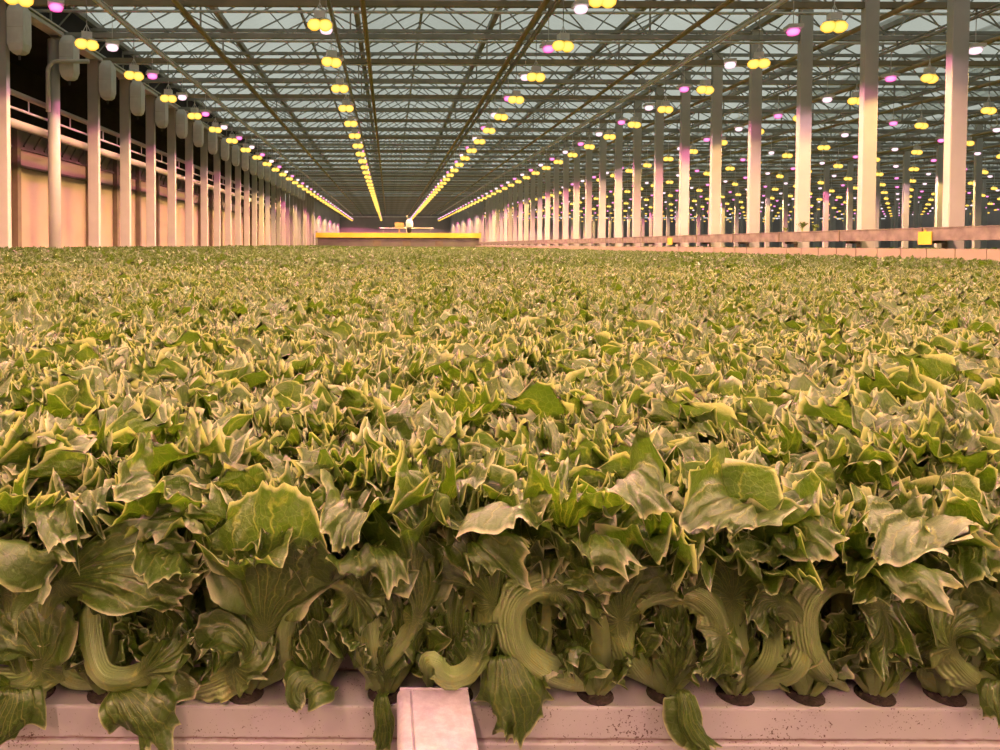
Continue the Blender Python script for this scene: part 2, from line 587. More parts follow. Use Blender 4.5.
def head_leaves(seed, n=12, nu=22, nv=18, H=0.31, spread=1.0, wide=1.0, core=True, lo=0):
    R = random.Random(seed)
    out = []
    a0 = R.random() * 6.28
    for k in range(lo, n):
        f = k / max(1, n - 1)              # 0 outermost .. 1 innermost
        az = a0 + k * 2.39996 + R.uniform(-.3, .3)
        D = np.array([math.cos(az), math.sin(az), 0])
        sd = np.array([-math.sin(az), math.cos(az), 0])
        hh = H * (0.76 + 0.24 * R.random() - 0.04 * f)
        rr = spread * (0.095 * (1 - f) + 0.018) * R.uniform(.8, 1.25)
        droop = (1 - f) * R.uniform(-.02, .06) - 0.035 * R.random()
        j = lambda s: np.array([R.uniform(-s, s), R.uniform(-s, s), 0])
        c = [np.array([0, 0, 0.0]) + D * .006,
             D * rr * .55 + j(.008) + [0, 0, hh * .30],
             D * rr * .85 + j(.012) + [0, 0, hh * .66],
             D * rr * 1.25 + j(.015) + [0, 0, hh * .95],
             D * (rr * 1.25 + .045 + .03 * (1 - f)) + j(.02) + [0, 0, hh * 1.0 - droop]]
        W = wide * R.uniform(.033, .062) * (1 - .25 * f)
        out.append(leaf(c, W, R.uniform(.010, .016), u0=R.uniform(.36, .5), nu=nu, nv=nv, side=sd,
                        frill=R.uniform(.012, .020), teeth=R.uniform(.010, .015), curl=R.uniform(-.35, .4),
                        cup=R.uniform(-.4, .9), nf=R.uniform(12, 17), tip=R.uniform(.6, .9), twist=R.uniform(-.6, .6),
                        seed=R.randint(0, 99999), wrinkle=.0045))
    return out


# ------------------------------------------------------------------ the growing bed
GZ = float(P(AX, 706.6, 0.9995)[2])    # gutter top, near end
XL, XR = -8.3, 9.35             # bed edges
Y0, DY = 1.028, 0.165           # first row of plants, row spacing
SPX = 71 / F * Y0               # plant spacing along a gutter
X0 = (32 - AX) / F * Y0


def zrise(Y):
    return 0.11 * float(smooth(2.6, 13.0, np.array(Y)))


def gutter_obj(Yc, label=None, group=None, holes=True, xl=XL, xr=XR):
    # profile in (y, z) relative to the hole line, top at z = 0
    prof = [(0.055, 0.0), (-0.026, 0.0), (-0.0285, -0.0015), (-0.0290, -0.004), (-0.0290, -0.0445), (-0.0262, -0.0458),
            (-0.0262, -0.0482), (-0.0305, -0.0500), (-0.0320, -0.0525), (-0.0320, -0.082), (-0.026, -0.086), (0.048, -0.086), (0.055, -0.08)]
    mb = MB()
    n = len(prof)
    v = [(x, y, z) for x in (xl, xr) for (y, z) in prof]
    f = [(i, (i + 1) % n, n + (i + 1) % n, n + i) for i in range(n)]
    f += [tuple(range(n))[::-1], tuple(range(n, 2 * n))]
    mb.add(v, f)
    o = mb.obj('growing_gutter', M['gutter'], None, (0, Yc, GZ + zrise(Yc)))
    return o


ROWS = 11
rows = [Y0 + DY * i for i in range(ROWS)]
heads_done = []
GNAMES = ['nearest', 'second', 'third', 'fourth', 'fifth', 'sixth', 'seventh', 'eighth', 'ninth', 'tenth', 'eleventh']
for i, Y in enumerate(rows):
    o = gutter_obj(Y)
    lab = 'nearest white plastic growing gutter with specks of dirt along its front groove' if i == 0 else \
        'white plastic growing gutter under the %s row of lettuce heads from the camera' % nth(i + 1)
    tag(o, lab, 'growing gutter', 'white gutters carrying the nearest lettuce rows')

# carriers under the gutters
for k, x in enumerate((-6.0, -2.2, 2.6, 6.6)):
    mb = MB()
    mb.box(x - .03, x + .03, .95, 3.0, GZ - .146, GZ - .086)
    for y in (1.1, 2.8):
        mb.box(x - .03, x + .03, y - .03, y + .03, 0, GZ - .146)
    o = mb.obj('support_trestle', M['steel'])
    tag(o, 'steel trestle under the gutters, %s from the left' % nth(k + 1), 'trestle', 'steel trestles under the lettuce gutters')

# --- hero leaves of the first row, given where they stand
def H(pts, W, wb, head, **kw):
    c = [P(*p) for p in pts]
    kw.setdefault('nrm', ((0, -1, 0.0), (0, -1, .3)))
    if kw.get('side') is not None:
        kw['nrm'] = None
    c[0] = P(pts[0][0], 700, 1.03); c[0][2] = GZ + .003
    if kw['nrm'] is not None:
        kw.setdefault('pet', -.75)
        kw.setdefault('marg', .45)
        kw.setdefault('nf', 12.0)
        kw['teeth'] = min(kw.get('teeth', .010), .012)
    kw.setdefault('nu', 50)
    kw.setdefault('nv', 44)
    return (head, leaf(c, W, wb, **kw))


SX = (1, 0, 0)
heroes = []
A = heroes.append
# head index k stands at px 32+71k
A(H([(250, 692, 1.02), (262, 640, .975), (268, 585, .95), (275, 530, .93), (290, 484, .93)], .092, 0.0213, 3, u0=.30, seed=1, marg=0, cup=-.1, curl=.1, frill=.012, teeth=.012, nf=9, tip=.75, wrinkle=.002))
A(H([(112, 694, 1.03), (62, 680, .99), (40, 622, .97), (62, 582, .95), (125, 567, .93), (200, 575, .93)], .055, 0.0238, 1, u0=.5, seed=2, nrm=((0, -1, 0), (0, -.75, .75)), curl=.3, cup=.1, tip=.6))
A(H([(110, 692, 1.03), (94, 630, 1.02), (86, 602, .985), (86, 635, 0.965), (98, 676, 0.950), (130, 680, .955), (166, 655, 0.945), (185, 632, 0.965)], 0.026, .017, 1, u0=.78, seed=3, nrm=((0, -1, .2), (0, -1, .2)), curl=.1))
A(H([(150, 690, 1.03), (215, 675, .99), (245, 650, .975), (225, 632, .97), (190, 640, .96)], .045, 0.0250, 2, u0=.5, seed=4, nrm=((0, -.8, .5), (0, -.6, .8)), curl=.2))
A(H([(258, 694, 1.03), (283, 668, 1.0), (283, 630, 0.970), (300, 592, 0.960), (330, 582, 0.960), (352, 600, 0.965), (350, 640, 0.970)], 0.032, .018, 4, u0=.78, seed=5, nrm=((0, -1, 0), (0, -1, .3)), curl=.4))
A(H([(375, 694, 1.0), (372, 655, .985), (366, 610, .98), (365, 565, .97), (372, 545, .94), (385, 556, .90), (392, 590, .885)], .050, 0.0275, 5, u0=.42, seed=6, side=SX, curl=.35, cup=-.6, frill=.010, teeth=.012))
A(H([(366, 688, 1.0), (392, 660, .975), (413, 628, .965), (420, 590, .965), (405, 558, .97), (385, 530, 1.0)], .052, 0.0120, 5, u0=.5, seed=7, nrm=((0, -1, .1), (0, -.7, .7)), curl=.3))
A(H([(465, 686, 1.0), (488, 645, .98), (492, 600, .975), (478, 560, .965), (458, 530, .96), (440, 518, .945)], .058, 0.0263, 6, u0=.45, seed=8, nrm=((0, -1, .0), (.1, -.8, .6)), curl=.4, cup=-.3))
A(H([(452, 690, 1.03), (470, 600, 1.02), (488, 540, 1.0), (500, 505, .97), (490, 512, .91), (484, 545, .875)], .075, 0.0225, 6, u0=.42, seed=9, side=(1, -.1, .15), curl=.1, cup=-.45, frill=.015, teeth=.018))
A(H([(430, 640, 0.960), (432, 668, 0.950), (452, 680, 0.945), (474, 668, 0.945), (478, 640, 0.950), (468, 622, 0.955)], 0.016, .015, 6, u0=.78, seed=10, nrm=((0, -1, .2), (0, -1, .3)), frill=.008, teeth=.008))
A(H([(600, 694, 1.02), (556, 680, 0.970), (524, 655, 0.955), (517, 615, 0.950), (540, 592, 0.950), (575, 597, 0.950), (590, 625, 0.955)], 0.026, .023, 7, u0=.78, seed=11, nrm=((0, -1, .1), (0, -1, .3)), curl=.3))
A(H([(494, 660, 1.01), (497, 610, 1.0), (515, 582, .98), (550, 577, .97), (590, 565, .975), (640, 560, 1.0)], .038, 0.0250, 7, u0=.6, seed=12, nrm=((0, -.9, .3), (0, -.5, .9)), curl=.3))
A(H([(598, 694, 1.0), (602, 640, .975), (594, 590, .965), (592, 550, .95), (600, 534, .92), (612, 548, .885), (622, 570, .87)], .048, 0.0163, 8, u0=.42, seed=13, side=(1, 0, -.2), curl=.2, cup=-.7, frill=.014, teeth=.014))
A(H([(660, 694, 1.02), (632, 655, .98), (620, 610, .965), (622, 565, .965), (640, 530, .96), (668, 512, .965)], .062, 0.0287, 9, u0=.42, seed=14, nrm=((0, -1, .1), (-.2, -.6, .8)), curl=.2, cup=.1))
A(H([(665, 694, 1.03), (636, 640, 1.01), (645, 606, .975), (690, 594, .955), (720, 615, .95), (723, 650, .95), (705, 680, .955)], .020, .0237, 9, u0=.8, seed=15, nrm=((0, -1, .2), (0, -1, .1)), frill=.004, teeth=.004))
A(H([(742, 694, 1.0), (734, 655, .98), (733, 610, .975), (725, 570, .96), (712, 552, .93), (700, 556, .90)], .055, 0.0263, 10, u0=.5, seed=16, side=(1, -.2, 0), curl=.3, cup=-.5))
A(H([(745, 694, 1.01), (795, 680, 0.970), (812, 645, 0.960), (800, 612, 0.955), (770, 602, 0.950), (750, 620, 0.955)], 0.024, .021, 10, u0=.78, seed=17, nrm=((0, -1, .1), (0, -1, .3)), curl=.3))
A(H([(748, 692, .99), (772, 672, 0.960), (778, 640, 0.955), (765, 615, 0.950)], 0.018, .015, 10, u0=.78, seed=18, nrm=((0, -1, .1), (0, -1, .3)), frill=.004, teeth=.003))
A(H([(850, 694, 1.0), (822, 662, 0.960), (815, 615, 0.950), (838, 588, 0.950), (872, 592, 0.950), (886, 630, 0.950), (872, 665, 0.955)], 0.022, .021, 11, u0=.78, seed=19, nrm=((0, -1, .1), (0, -1, .2)), curl=.3))
A(H([(935, 694, 1.01), (938, 650, .985), (936, 605, .975), (930, 570, .965), (925, 545, .95)], .060, 0.0225, 12, u0=.3, seed=20, side=(1, 0, .05), curl=.4, cup=-.3, frill=.012))
A(H([(895, 694, 1.03), (880, 600, .99), (880, 560, .95), (900, 562, .9), (925, 585, .86), (940, 600, .85)], .050, 0.0200, 12, u0=.35, seed=21, side=(.9, -.2, -.1), curl=.1, cup=-.5, teeth=.018))
A(H([(1010, 690, 1.0), (975, 675, .97), (953, 645, .955), (962, 624, .95), (985, 622, .95), (1005, 640, .95)], .04, 0.0213, 13, u0=.6, seed=22, nrm=((0, -1, .2), (0, -.8, .6)), curl=.2))
A(H([(-30, 690, 1.0), (20, 688, .98), (40, 660, .97), (28, 620, .965), (0, 590, .96)], .06, 0.0225, 0, u0=.5, seed=23, nrm=((0, -1, .1), (0, -.8, .6)), curl=.3))
A(H([(30, 694, 1.02), (15, 640, .98), (5, 600, .96), (10, 560, .94), (40, 545, .90), (60, 560, .88)], .06, 0.0225, 0, u0=.45, seed=24, side=(.9, -.35, 0), curl=.2, cup=-.5, teeth=.016))
# cap leaves that fold towards the camera along the top of the row
caps = [(60, 505, 0, .07, 31), (155, 490, 2, .07, 32), (-5, 520, 0, .07, 33), (352, 512, 4, .055, 34), (665, 535, 9, .07, 35), (790, 525, 10, .07, 36),
        (905, 520, 12, .07, 37), (565, 500, 7, .07, 38), (735, 505, 9, .065, 39), (845, 560, 11, .06, 40), (960, 545, 13, .06, 41), (430, 490, 5, .065, 42), (625, 480, 8, .06, 43)]
RC = random.Random(5)
for (cx, cy, hd, W, sd) in caps:
    bx = 32 + 71 * hd
    a = RC.uniform(-.9, .9)
    k1, k2 = RC.uniform(-.25, 1), RC.uniform(0, .5)
    A(H([(bx, 694, 1.03), (bx * .6 + cx * .4, 630, 1.03), (cx * .9 + bx * .1, cy + 70, 1.02), (cx, cy + 8, 1.0), (cx + 4, cy - 4, .96),
         (cx + 22 * a, cy - 4 + 22 * k1, .915), (cx + 40 * a, cy - 4 + 50 * k1, .885)], W * .86, .017, hd, u0=.45, seed=sd, side=(1, a * .8, a * .7),
        curl=RC.uniform(-.3, .2), cup=RC.uniform(-.3, .5), frill=.019, teeth=.014, nf=RC.uniform(11, 14)))
# low leaves that flop over the front of the gutter
A(H([(125, 694, 1.01), (120, 690, .975), (128, 700, .955), (142, 722, .945), (158, 756, .945)], .050, 0.0100, 1, u0=.12, seed=51, side=(1, 0, .1), cup=-.7, curl=.2, frill=0.006, teeth=0.032, nf=4.2, tip=.5, wrinkle=.0015))
A(H([(20, 694, 1.01), (12, 688, .97), (12, 700, .955), (2, 725, .95), (-15, 752, .95)], .034, 0.0100, 0, u0=.12, seed=52, side=(1, 0, -.2), cup=-.6, curl=.1, frill=0.005, teeth=0.018, nf=4.5, wrinkle=.0015))
A(H([(335, 690, 1.0), (325, 682, .975), (305, 680, .96), (296, 694, .955), (306, 706, .952)], .026, 0.0090, 4, u0=.15, seed=53, side=(1, 0, -.3), cup=-.6, curl=.3, frill=0.005, teeth=0.012, nf=5, wrinkle=.0015))
A(H([(524, 692, 1.01), (505, 655, .975), (512, 680, .955), (520, 712, .945), (522, 748, .94)], .046, 0.0100, 7, u0=.18, seed=54, side=(1, -.1, .05), cup=-.3, curl=.2, frill=0.012, teeth=0.016, nf=8, tip=.6, wrinkle=.0015))
A(H([(680, 694, 1.01), (682, 690, .975), (688, 708, .96), (694, 730, .955), (712, 754, .95)], .018, 0.0060, 9, u0=.15, seed=55, side=(1, 0, 0), cup=-.6, curl=.1, frill=0.003, teeth=0.02, nf=4, tip=.3, wrinkle=.0015))
A(H([(384, 690, 1.0), (382, 694, .975), (382, 712, .965), (384, 732, .962), (381, 752, .96)], .013, 0.0070, 5, u0=.2, seed=56, side=(1, 0, 0), cup=-.4, curl=.1, frill=0.002, teeth=0.006, nf=4, tip=.3, wrinkle=.0015))
A(H([(1010, 694, 1.01), (1000, 680, .98), (998, 700, .965), (1006, 725, .96)], .02, 0.0080, 13, u0=.2, seed=57, side=(1, 0, 0), cup=-.4, curl=.1, frill=0.004, teeth=0.012, nf=5, wrinkle=.0015))

HEADL = {
    0: 'front row lettuce head at the left edge, a pale leaf drooping over the gutter',
    1: 'front row lettuce head with a star shaped leaf flopped over the gutter',
    2: 'front row lettuce head between the flopped star leaf and the broad veined leaf',
    3: 'front row lettuce head with one broad upright leaf showing yellow veins',
    4: 'front row lettuce head with arched pale stalk and small cupped leaf on the gutter',
    5: 'front row lettuce head just left of the pink rail, its leaf folded forward',
    6: 'front row lettuce head directly behind the pink rail with a curled stalk loop',
    7: 'front row lettuce head right of the pink rail with a large leaf hanging down',
    8: 'front row lettuce head right of the ring shaped pale stalk, upright narrow stalk',
    9: 'front row lettuce head with a thin torn leaf hanging over the gutter',
    10: 'front row lettuce head with two nested pale stalk loops',
    11: 'front row lettuce head with a round open stalk ring and dark hollow',
    12: 'front row lettuce head with wide upright stalk below a long pink lit leaf',
    13: 'front row lettuce head at the right edge with a bright yellow green curled leaf',
}
plug = MB()
plug.lathe([(0.026, 0.0002), (0.026, 0.0015), (0.024, 0.004), (0.012, 0.006)], n=18)
plug_me = plug.mesh('peat_plug', M['peat'], True)
EYE = Vector((0, 0, CAMZ))
nheads = 0
for k in range(-1, 15):
    x = X0 + SPX * k
    e = link('lettuce_head', None, None, (x, Y0, GZ))
    lab = HEADL.get(k, 'front row lettuce head just outside the left edge of the view' if k < 0 else
                    'front row lettuce head just outside the right edge of the view')
    tag(e, lab, 'lettuce', 'lettuce heads in the nearest rows')
    nheads += 1
    parts = []
    for hd, lf in heroes:
        if hd == k:
            v = lf[0] - np.array([x, Y0, GZ])
            v[:, 2] = np.where((v[:, 1] > -0.028) & (v[:, 2] < .003), .003, v[:, 2])
            v[:, 1] = np.where((v[:, 2] < 0.002) & (v[:, 1] > -.034), -.034, v[:, 1])
            parts.append((v,) + lf[1:])
    for q, lf in enumerate(head_leaves(900 + k, n=11, nu=30, nv=26, lo=2 if parts else 0, spread=.85, H=.30)):
        lf[0][:, 2] = np.maximum(lf[0][:, 2], .004)
        yy = lf[0][:, 1]
        lf[0][:, 1] = np.where(yy < -.018, -.018 + (yy + .018) * (.12 + .88 * smooth(.12, .21, lf[0][:, 2])), yy)
        parts.append(lf)
    for q in range(6):
        rr = random.Random(k * 17 + q + 900)
        a = (0.15, PI - .15, -.5, PI + .5, .9, PI - .9)[q] + rr.uniform(-.3, .3)
        D = np.array([math.cos(a), math.sin(a), 0])
        hz = rr.uniform(.07, .13)
        c = [D * .01, D * .04 + [0, 0, hz * .5], D * .06 + [0, 0, hz], D * .085 + [rr.uniform(-.02, .02), 0, hz + rr.uniform(-.02, .05)]]
        lf = leaf(c, rr.uniform(.035, .05), .010, u0=.3, nu=24, nv=24, side=(-math.sin(a), math.cos(a), 0), frill=.011, teeth=.010, nf=12, curl=.1, seed=rr.randint(0, 9999), twist=rr.uniform(-.8, .8))
        lf[0][:, 2] = np.maximum(lf[0][:, 2], .004)
        parts.append(lf)
    # frizzy little inner leaves low in the heart
    for q in range(3):
        rr = random.Random(k * 7 + q)
        a = -PI / 2 + rr.uniform(-1, 1)
        D = np.array([math.cos(a), math.sin(a), 0])
        c = [D * .01, D * .03 + [0, 0, .03 + .02 * q], D * .042 + [0, 0, .075 + .03 * q], D * .05 + [rr.uniform(-.02, .02), 0, .11 + .03 * q]]
        lf = leaf(c, .024, .006, u0=.3, nu=18, nv=18, side=(-math.sin(a), math.cos(a), 0), frill=.009, teeth=.008, nf=9, curl=.1, seed=rr.randint(0, 9999))
        lf[0][:, 2] = np.maximum(lf[0][:, 2], .004)
        parts.append(lf)
    for lf in parts:
        link('leaf', leaf_mesh('leaf', [lf], M['leaf']), e)
    o = link('peat_plug', plug_me, e)
    o['label'] = 'black peat plug in the gutter hole'

# heads of the rows behind: shared meshes
protoN = [leaf_mesh('lettuce_head', head_leaves(100 + i, n=16, nu=34, nv=42, H=.315), M['leaf']) for i in range(10)]
RH = random.Random(11)
left_edge = lambda Y: (0 - AX) / F * Y
right_edge = lambda Y: (1000 - AX) / F * Y
ind_range = [(X0 - SPX * 1.5, X0 + SPX * 14.5)]
for i in range(1, ROWS):
    Y = rows[i]
    off = RH.random() * SPX
    n0 = math.ceil((left_edge(Y) - .03 - off) / SPX)
    n1 = math.floor((right_edge(Y) + .03 - off) / SPX)
    ind_range.append((off + (n0 - .5) * SPX, off + (n1 + .5) * SPX))
    for c, q in enumerate(range(n0, n1 + 1)):
        o = link('lettuce_head', RH.choice(protoN), None,
                 (off + q * SPX + RH.uniform(-.01, .01), Y + RH.uniform(-.008, .008), GZ + zrise(Y) + .001))
        o.rotation_euler = (0, 0, RH.random() * 6.28)
        s = RH.uniform(.88, 1.08)
        o.scale = (s * 1.02, s * 1.02, s)
        tag(o, 'frilly green lettuce head in the %s row from the camera, %s from the left edge' % (nth(i + 1), nth(c + 1)),
            'lettuce', 'lettuce heads in the nearest rows')
        nheads += 1
print('individual heads', nheads)

# --- the rest of the crop: one object, instanced over points
protos = bpy.data.collections.new('lettuce_sources')
def proto(name, leaves):
    k = {'a': .985, 'b': .955, 'c': .92}[name[0]]     # coarse grids: keep the pale margin narrow
    leaves = [(v, f, uv, fn * np.array([1, k])) for v, f, uv, fn in leaves]
    o = bpy.data.objects.new(name, leaf_mesh(name, leaves, M['leaf']))
    protos.objects.link(o)
NM = 6
for i in range(NM):
    proto('a%02d' % i, head_leaves(300 + i, n=14, nu=18, nv=24, H=.315))
for i in range(NM):
    proto('b%02d' % i, head_leaves(400 + i, n=13, nu=12, nv=18, H=.32, wide=.85, lo=1))
for i in range(NM):
    proto('c%02d' % i, head_leaves(500 + i, n=13, nu=5, nv=8, H=.33, wide=1.1, spread=1.7, lo=1))


def crop_object(name, pts, idx, rot, scl):
    me = bpy.data.meshes.new(name)
    me.vertices.add(len(pts))
    me.vertices.foreach_set('co', np.array(pts, np.float32).ravel())
    for nm, ty, d in (('pick', 'INT', idx), ('turn', 'FLOAT_VECTOR', rot), ('size', 'FLOAT_VECTOR', scl)):
        a = me.attributes.new(nm, ty, 'POINT')
        d = np.array(d, np.int32 if ty == 'INT' else np.float32)
        a.data.foreach_set('value' if ty == 'INT' else 'vector', d.ravel())
    me.update()
    o = link(name, me)
    ng = bpy.data.node_groups.new(name, 'GeometryNodeTree')
    ng.interface.new_socket('Geometry', in_out='INPUT', socket_type='NodeSocketGeometry')
    ng.interface.new_socket('Geometry', in_out='OUTPUT', socket_type='NodeSocketGeometry')
    gi, go = ng.nodes.new('NodeGroupInput'), ng.nodes.new('NodeGroupOutput')
    ci = ng.nodes.new('GeometryNodeCollectionInfo')
    ci.inputs['Collection'].default_value = protos
    ci.inputs['Separate Children'].default_value = True
    ci.inputs['Reset Children'].default_value = True
    ip = ng.nodes.new('GeometryNodeInstanceOnPoints')
    ip.inputs['Pick Instance'].default_value = True
    def attr(nm, ty):
        n = ng.nodes.new('GeometryNodeInputNamedAttribute')
        n.data_type = ty
        n.inputs['Name'].default_value = nm
        return n.outputs['Attribute']
    ng.links.new(gi.outputs[0], ip.inputs['Points'])
    ng.links.new(ci.outputs[0], ip.inputs['Instance'])
    ng.links.new(attr('pick', 'INT'), ip.inputs['Instance Index'])
    ng.links.new(attr('turn', 'FLOAT_VECTOR'), ip.inputs['Rotation'])
    ng.links.new(attr('size', 'FLOAT_VECTOR'), ip.inputs['Scale'])
    ng.links.new(ip.outputs[0], go.inputs[0])
    md = o.modifiers.new('crop', 'NODES')
    md.node_group = ng
    return o


def crop_rows(spec, xl, xr, zf, skip=None, seed=0):
    R = np.random.RandomState(seed)
    pts, idx, rot, scl = [], [], [], []
    for (ya, yb, dy, dx, lod, sc) in spec:
        for Y in np.arange(ya, yb, dy):
            xs = np.arange(xl + R.rand() * dx, xr, dx)
            if skip:
                a, b = skip(Y)
                xs = xs[(xs < a) | (xs > b)]
            for x in xs:
                x2, y2 = x + R.uniform(-.2, .2) * dx, Y + R.uniform(-.2, .2) * dy
                pts.append((x2, y2, zf(x2, y2)))
                idx.append(lod * NM + R.randint(NM))
                rot.append((R.uniform(-.08, .08), R.uniform(-.08, .08), R.rand() * 6.28))
                s = R.uniform(.85, 1.1)
                scl.append((s * sc, s * sc, s * (1 + (sc - 1) * .1)))
    return pts, idx, rot, scl


def bed_z(x, y):
    z = GZ + zrise(y)
    z += 0.10 * float(smooth(2.0, 8.3, np.array(-x))) * float(smooth(6., 14., np.array(y)))
    return z


def skipf(Y):
    for i, r in enumerate(rows):
        if abs(Y - r) < .05:
            return ind_range[i]
    return (0, 0)


YB = rows[-1] + DY
spec = [(rows[0], YB - .01, DY, SPX, 0, 1.0), (YB, 8.0, .165, .105, 0, 1.02), (8.0, 34.0, .18, .13, 1, 1.05), (34.0, 124.0, .36, .27, 2, 1.25)]
d = crop_rows(spec, XL + .05, XR - .05, bed_z, skipf, 3)
print('crop points', len(d[0]))
o = crop_object('lettuce_crop', *d)
tag(o, 'dense field of frilly green lettuce stretching to the far end behind the nearest rows', 'lettuce crop', kind='stuff')

d = crop_rows([(12.0, 60, .36, .3, 2, 1.3), (60, 122, .6, .45, 2, 1.8)], 11.2, 28.2, lambda x, y: 1.14, None, 4)
o = crop_object('lettuce_crop', *d)
tag(o, 'distant green lettuce crop beyond the right row of white columns', 'lettuce crop', kind='stuff')
mb = MB()
mb.box(11.0, 28.4, 11.8, 122.3, 1.02, 1.14)
for y in np.arange(13, 122, 6.0):
    mb.box(11.0, 11.1, y, y + .1, 0, 1.02)
    mb.box(28.3, 28.4, y, y + .1, 0, 1.02)
tag(mb.obj('crop_bench', M['board']), 'long bench carrying the crop beyond the right columns', 'bench')

# gutters of the far rows, under the leaves
mb = MB()
for Y in np.arange(YB, 124, .33):
    if 79.5 < Y < 80.6 or 119.5 < Y < 120.5:
        continue
    z = bed_z(0, Y)
    mb.box(XL, XR, Y - .06, Y + .06, z - .08, z - .002)
o = mb.obj('gutter_rows', M['gutter'])
tag(o, 'closely set white gutters hidden under the far lettuce crop', 'gutters', kind='stuff')

# ------------------------------------------------------------------ the pink rail in front
r = MB()
ya, yb = 0.30, 0.985
zt = P(435, 688.5, yb)[2]
xl_, xs_, xr_ = P(397, 688.5, yb)[0], P(411, 688.5, yb)[0], P(468, 688.5, yb)[0]
prof = []
for k in range(9):                       # rounded left shoulder
    a = PI - k * (PI / 2) / 8
    prof.append((xl_ + .012 + .012 * math.cos(a), zt - .012 + .012 * math.sin(a)))
prof += [(xs_ - .002, zt), (xs_, zt - .0035), (xs_ + .0022, zt - .0004), (xr_ - .002, zt), (xr_, zt - .002), (xr_, zt - .06), (xl_, zt - .06)]
n = len(prof)
v = [(x, y, z) for y in (ya, yb) for x, z in prof]
f = [(i, n + i, n + (i + 1) % n, (i + 1) % n) for i in range(n)] + [tuple(range(n)), tuple(range(n, 2 * n))[::-1]]
r.add(v, f)
rail_e = link('support_rail', None, None, (0, 0, 0))
tag(rail_e, 'short pink white metal rail end butting against the nearest gutter', 'rail')
r.obj('rail_body', M['rail'], rail_e)
bk = MB().box(xl_ + .004, xr_, yb - .002, yb + .0005, zt - .05, zt + .0016)
bk.obj('end_plate', M['rail'], rail_e)
bk = MB().box(xl_ + .02, xr_ - .02, .40, .46, 0, zt - .06)
bk.obj('rail_post', M['steel'], rail_e)

# ------------------------------------------------------------------ building shell
YE = 125.0
XEND = 86.0
def sbox(name, dims, mat):
    return struct(MB().box(*dims).obj(name, M[mat]))


sbox('floor', (-12.2, XEND, -13, YE + .5, -.1, 0), 'floor')
# left side wall: cream panels with mullions, dark space above
XW = -10.6
w = MB()
w.box(XW - .1, XW, 8, 82, 0, 4.3)
struct(w.obj('wall_left', M['wallpanel']))
w = MB()
w.box(XW, XW + .05, 8, 82, 3.78, 3.86)
w.box(XW, XW + .07, 8, 82, 4.3, 4.36)
struct(w.obj('trim_1', M['mullion']))
for k in range(26):
    y = 15.4 + 2.47 * k
    o = MB().box(XW + .01, XW + .18, y - .1, y + .1, 0, 4.9).obj('wall_mullion', M['mullion'])
    tag(o, 'brown upright mullion of the cream left wall, %s from the camera' % nth(k + 1), 'mullion', 'brown mullions along the left wall')
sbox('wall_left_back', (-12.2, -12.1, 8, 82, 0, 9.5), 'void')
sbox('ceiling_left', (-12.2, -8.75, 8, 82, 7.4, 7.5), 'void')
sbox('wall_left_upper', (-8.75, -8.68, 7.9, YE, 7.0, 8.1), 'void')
# bracket ribs seen in the dark space
mb = MB()
for y in np.arange(10, 80, .62):
    mb.bar((XW - .1, y, 4.45), (XW - .1, y + .55, 4.95), .05, .05)
mb.box(XW - .2, XW - .12, 8, 80, 4.36, 5.0)
tag(mb.obj('wall_truss', M['mullion']), 'dark lattice strip along the top of the cream left wall', 'lattice strip')

# far end of the left and right sides, pale sheets
sbox('wall_far_left', (-8.6, -8.5, 80.5, YE, 0, 7.0), 'paleend')
sbox('wall_far_right', (10.5, 10.6, 80.5, YE, 0, 7.0), 'paleend')
sbox('wall_end', (-8.6, XEND, YE, YE + .2, 0, 6.4), 'endwall')
sbox('wall_end_upper', (-8.6, XEND, YE, YE + .2, 6.6, 10), 'base_grey')
sbox('trim_2', (-8.6, 10.6, YE - .2, YE + .2, 6.4, 6.6), 'steel_light')
sbox('wall_right', (XEND, XEND + .2, -2, YE, 0, 8), 'endwall')

sbox('wall_back', (-12.2, XEND, -13, -12.8, 0, 10), 'endwall')
sbox('wall_left_near', (-8.7, -8.6, -12.8, 7.9, 0, 8), 'wallpanel')
# yellow boom across the far end, with a grey skirt beneath
be = link('yellow_boom', None, None, (0, 80, 0))
tag(be, 'long yellow beam spanning the far end of the lettuce field', 'beam')
MB().box(-8.15, 10.2, -.15, .15, 2.42, 2.95).obj('beam', M['yellow'], be)
MB().box(-8.15, 10.2, .2, .26, 0.0, 2.42).obj('skirt', M['base_grey'], be)
for x in (-8.05, 10.1):
    MB().box(x - .12, x + .12, -.1, .1, 0, 3.1).obj('end_post', M['steel'], be)
for x in (-1.3, 2.0, 5.6):
    MB().box(x - .5, x + .4, .1, .2, 1.5, 2.1).obj('dark_box', M['mullion'], be)  # plain dark boxes set against the skirt
pk = MB()
pk.tube([(-1.6, 120, 4.4), (7.4, 120, 4.4)], .12)
for x in (-1, 2.9, 6.9):
    pk.box(x - .05, x + .05, 119.95, 120.05, 0, 4.4)
tag(pk.obj('wall_pipe', M['pipe_pale']), 'pale pinkish horizontal pipe in front of the dark end wall', 'pipe')
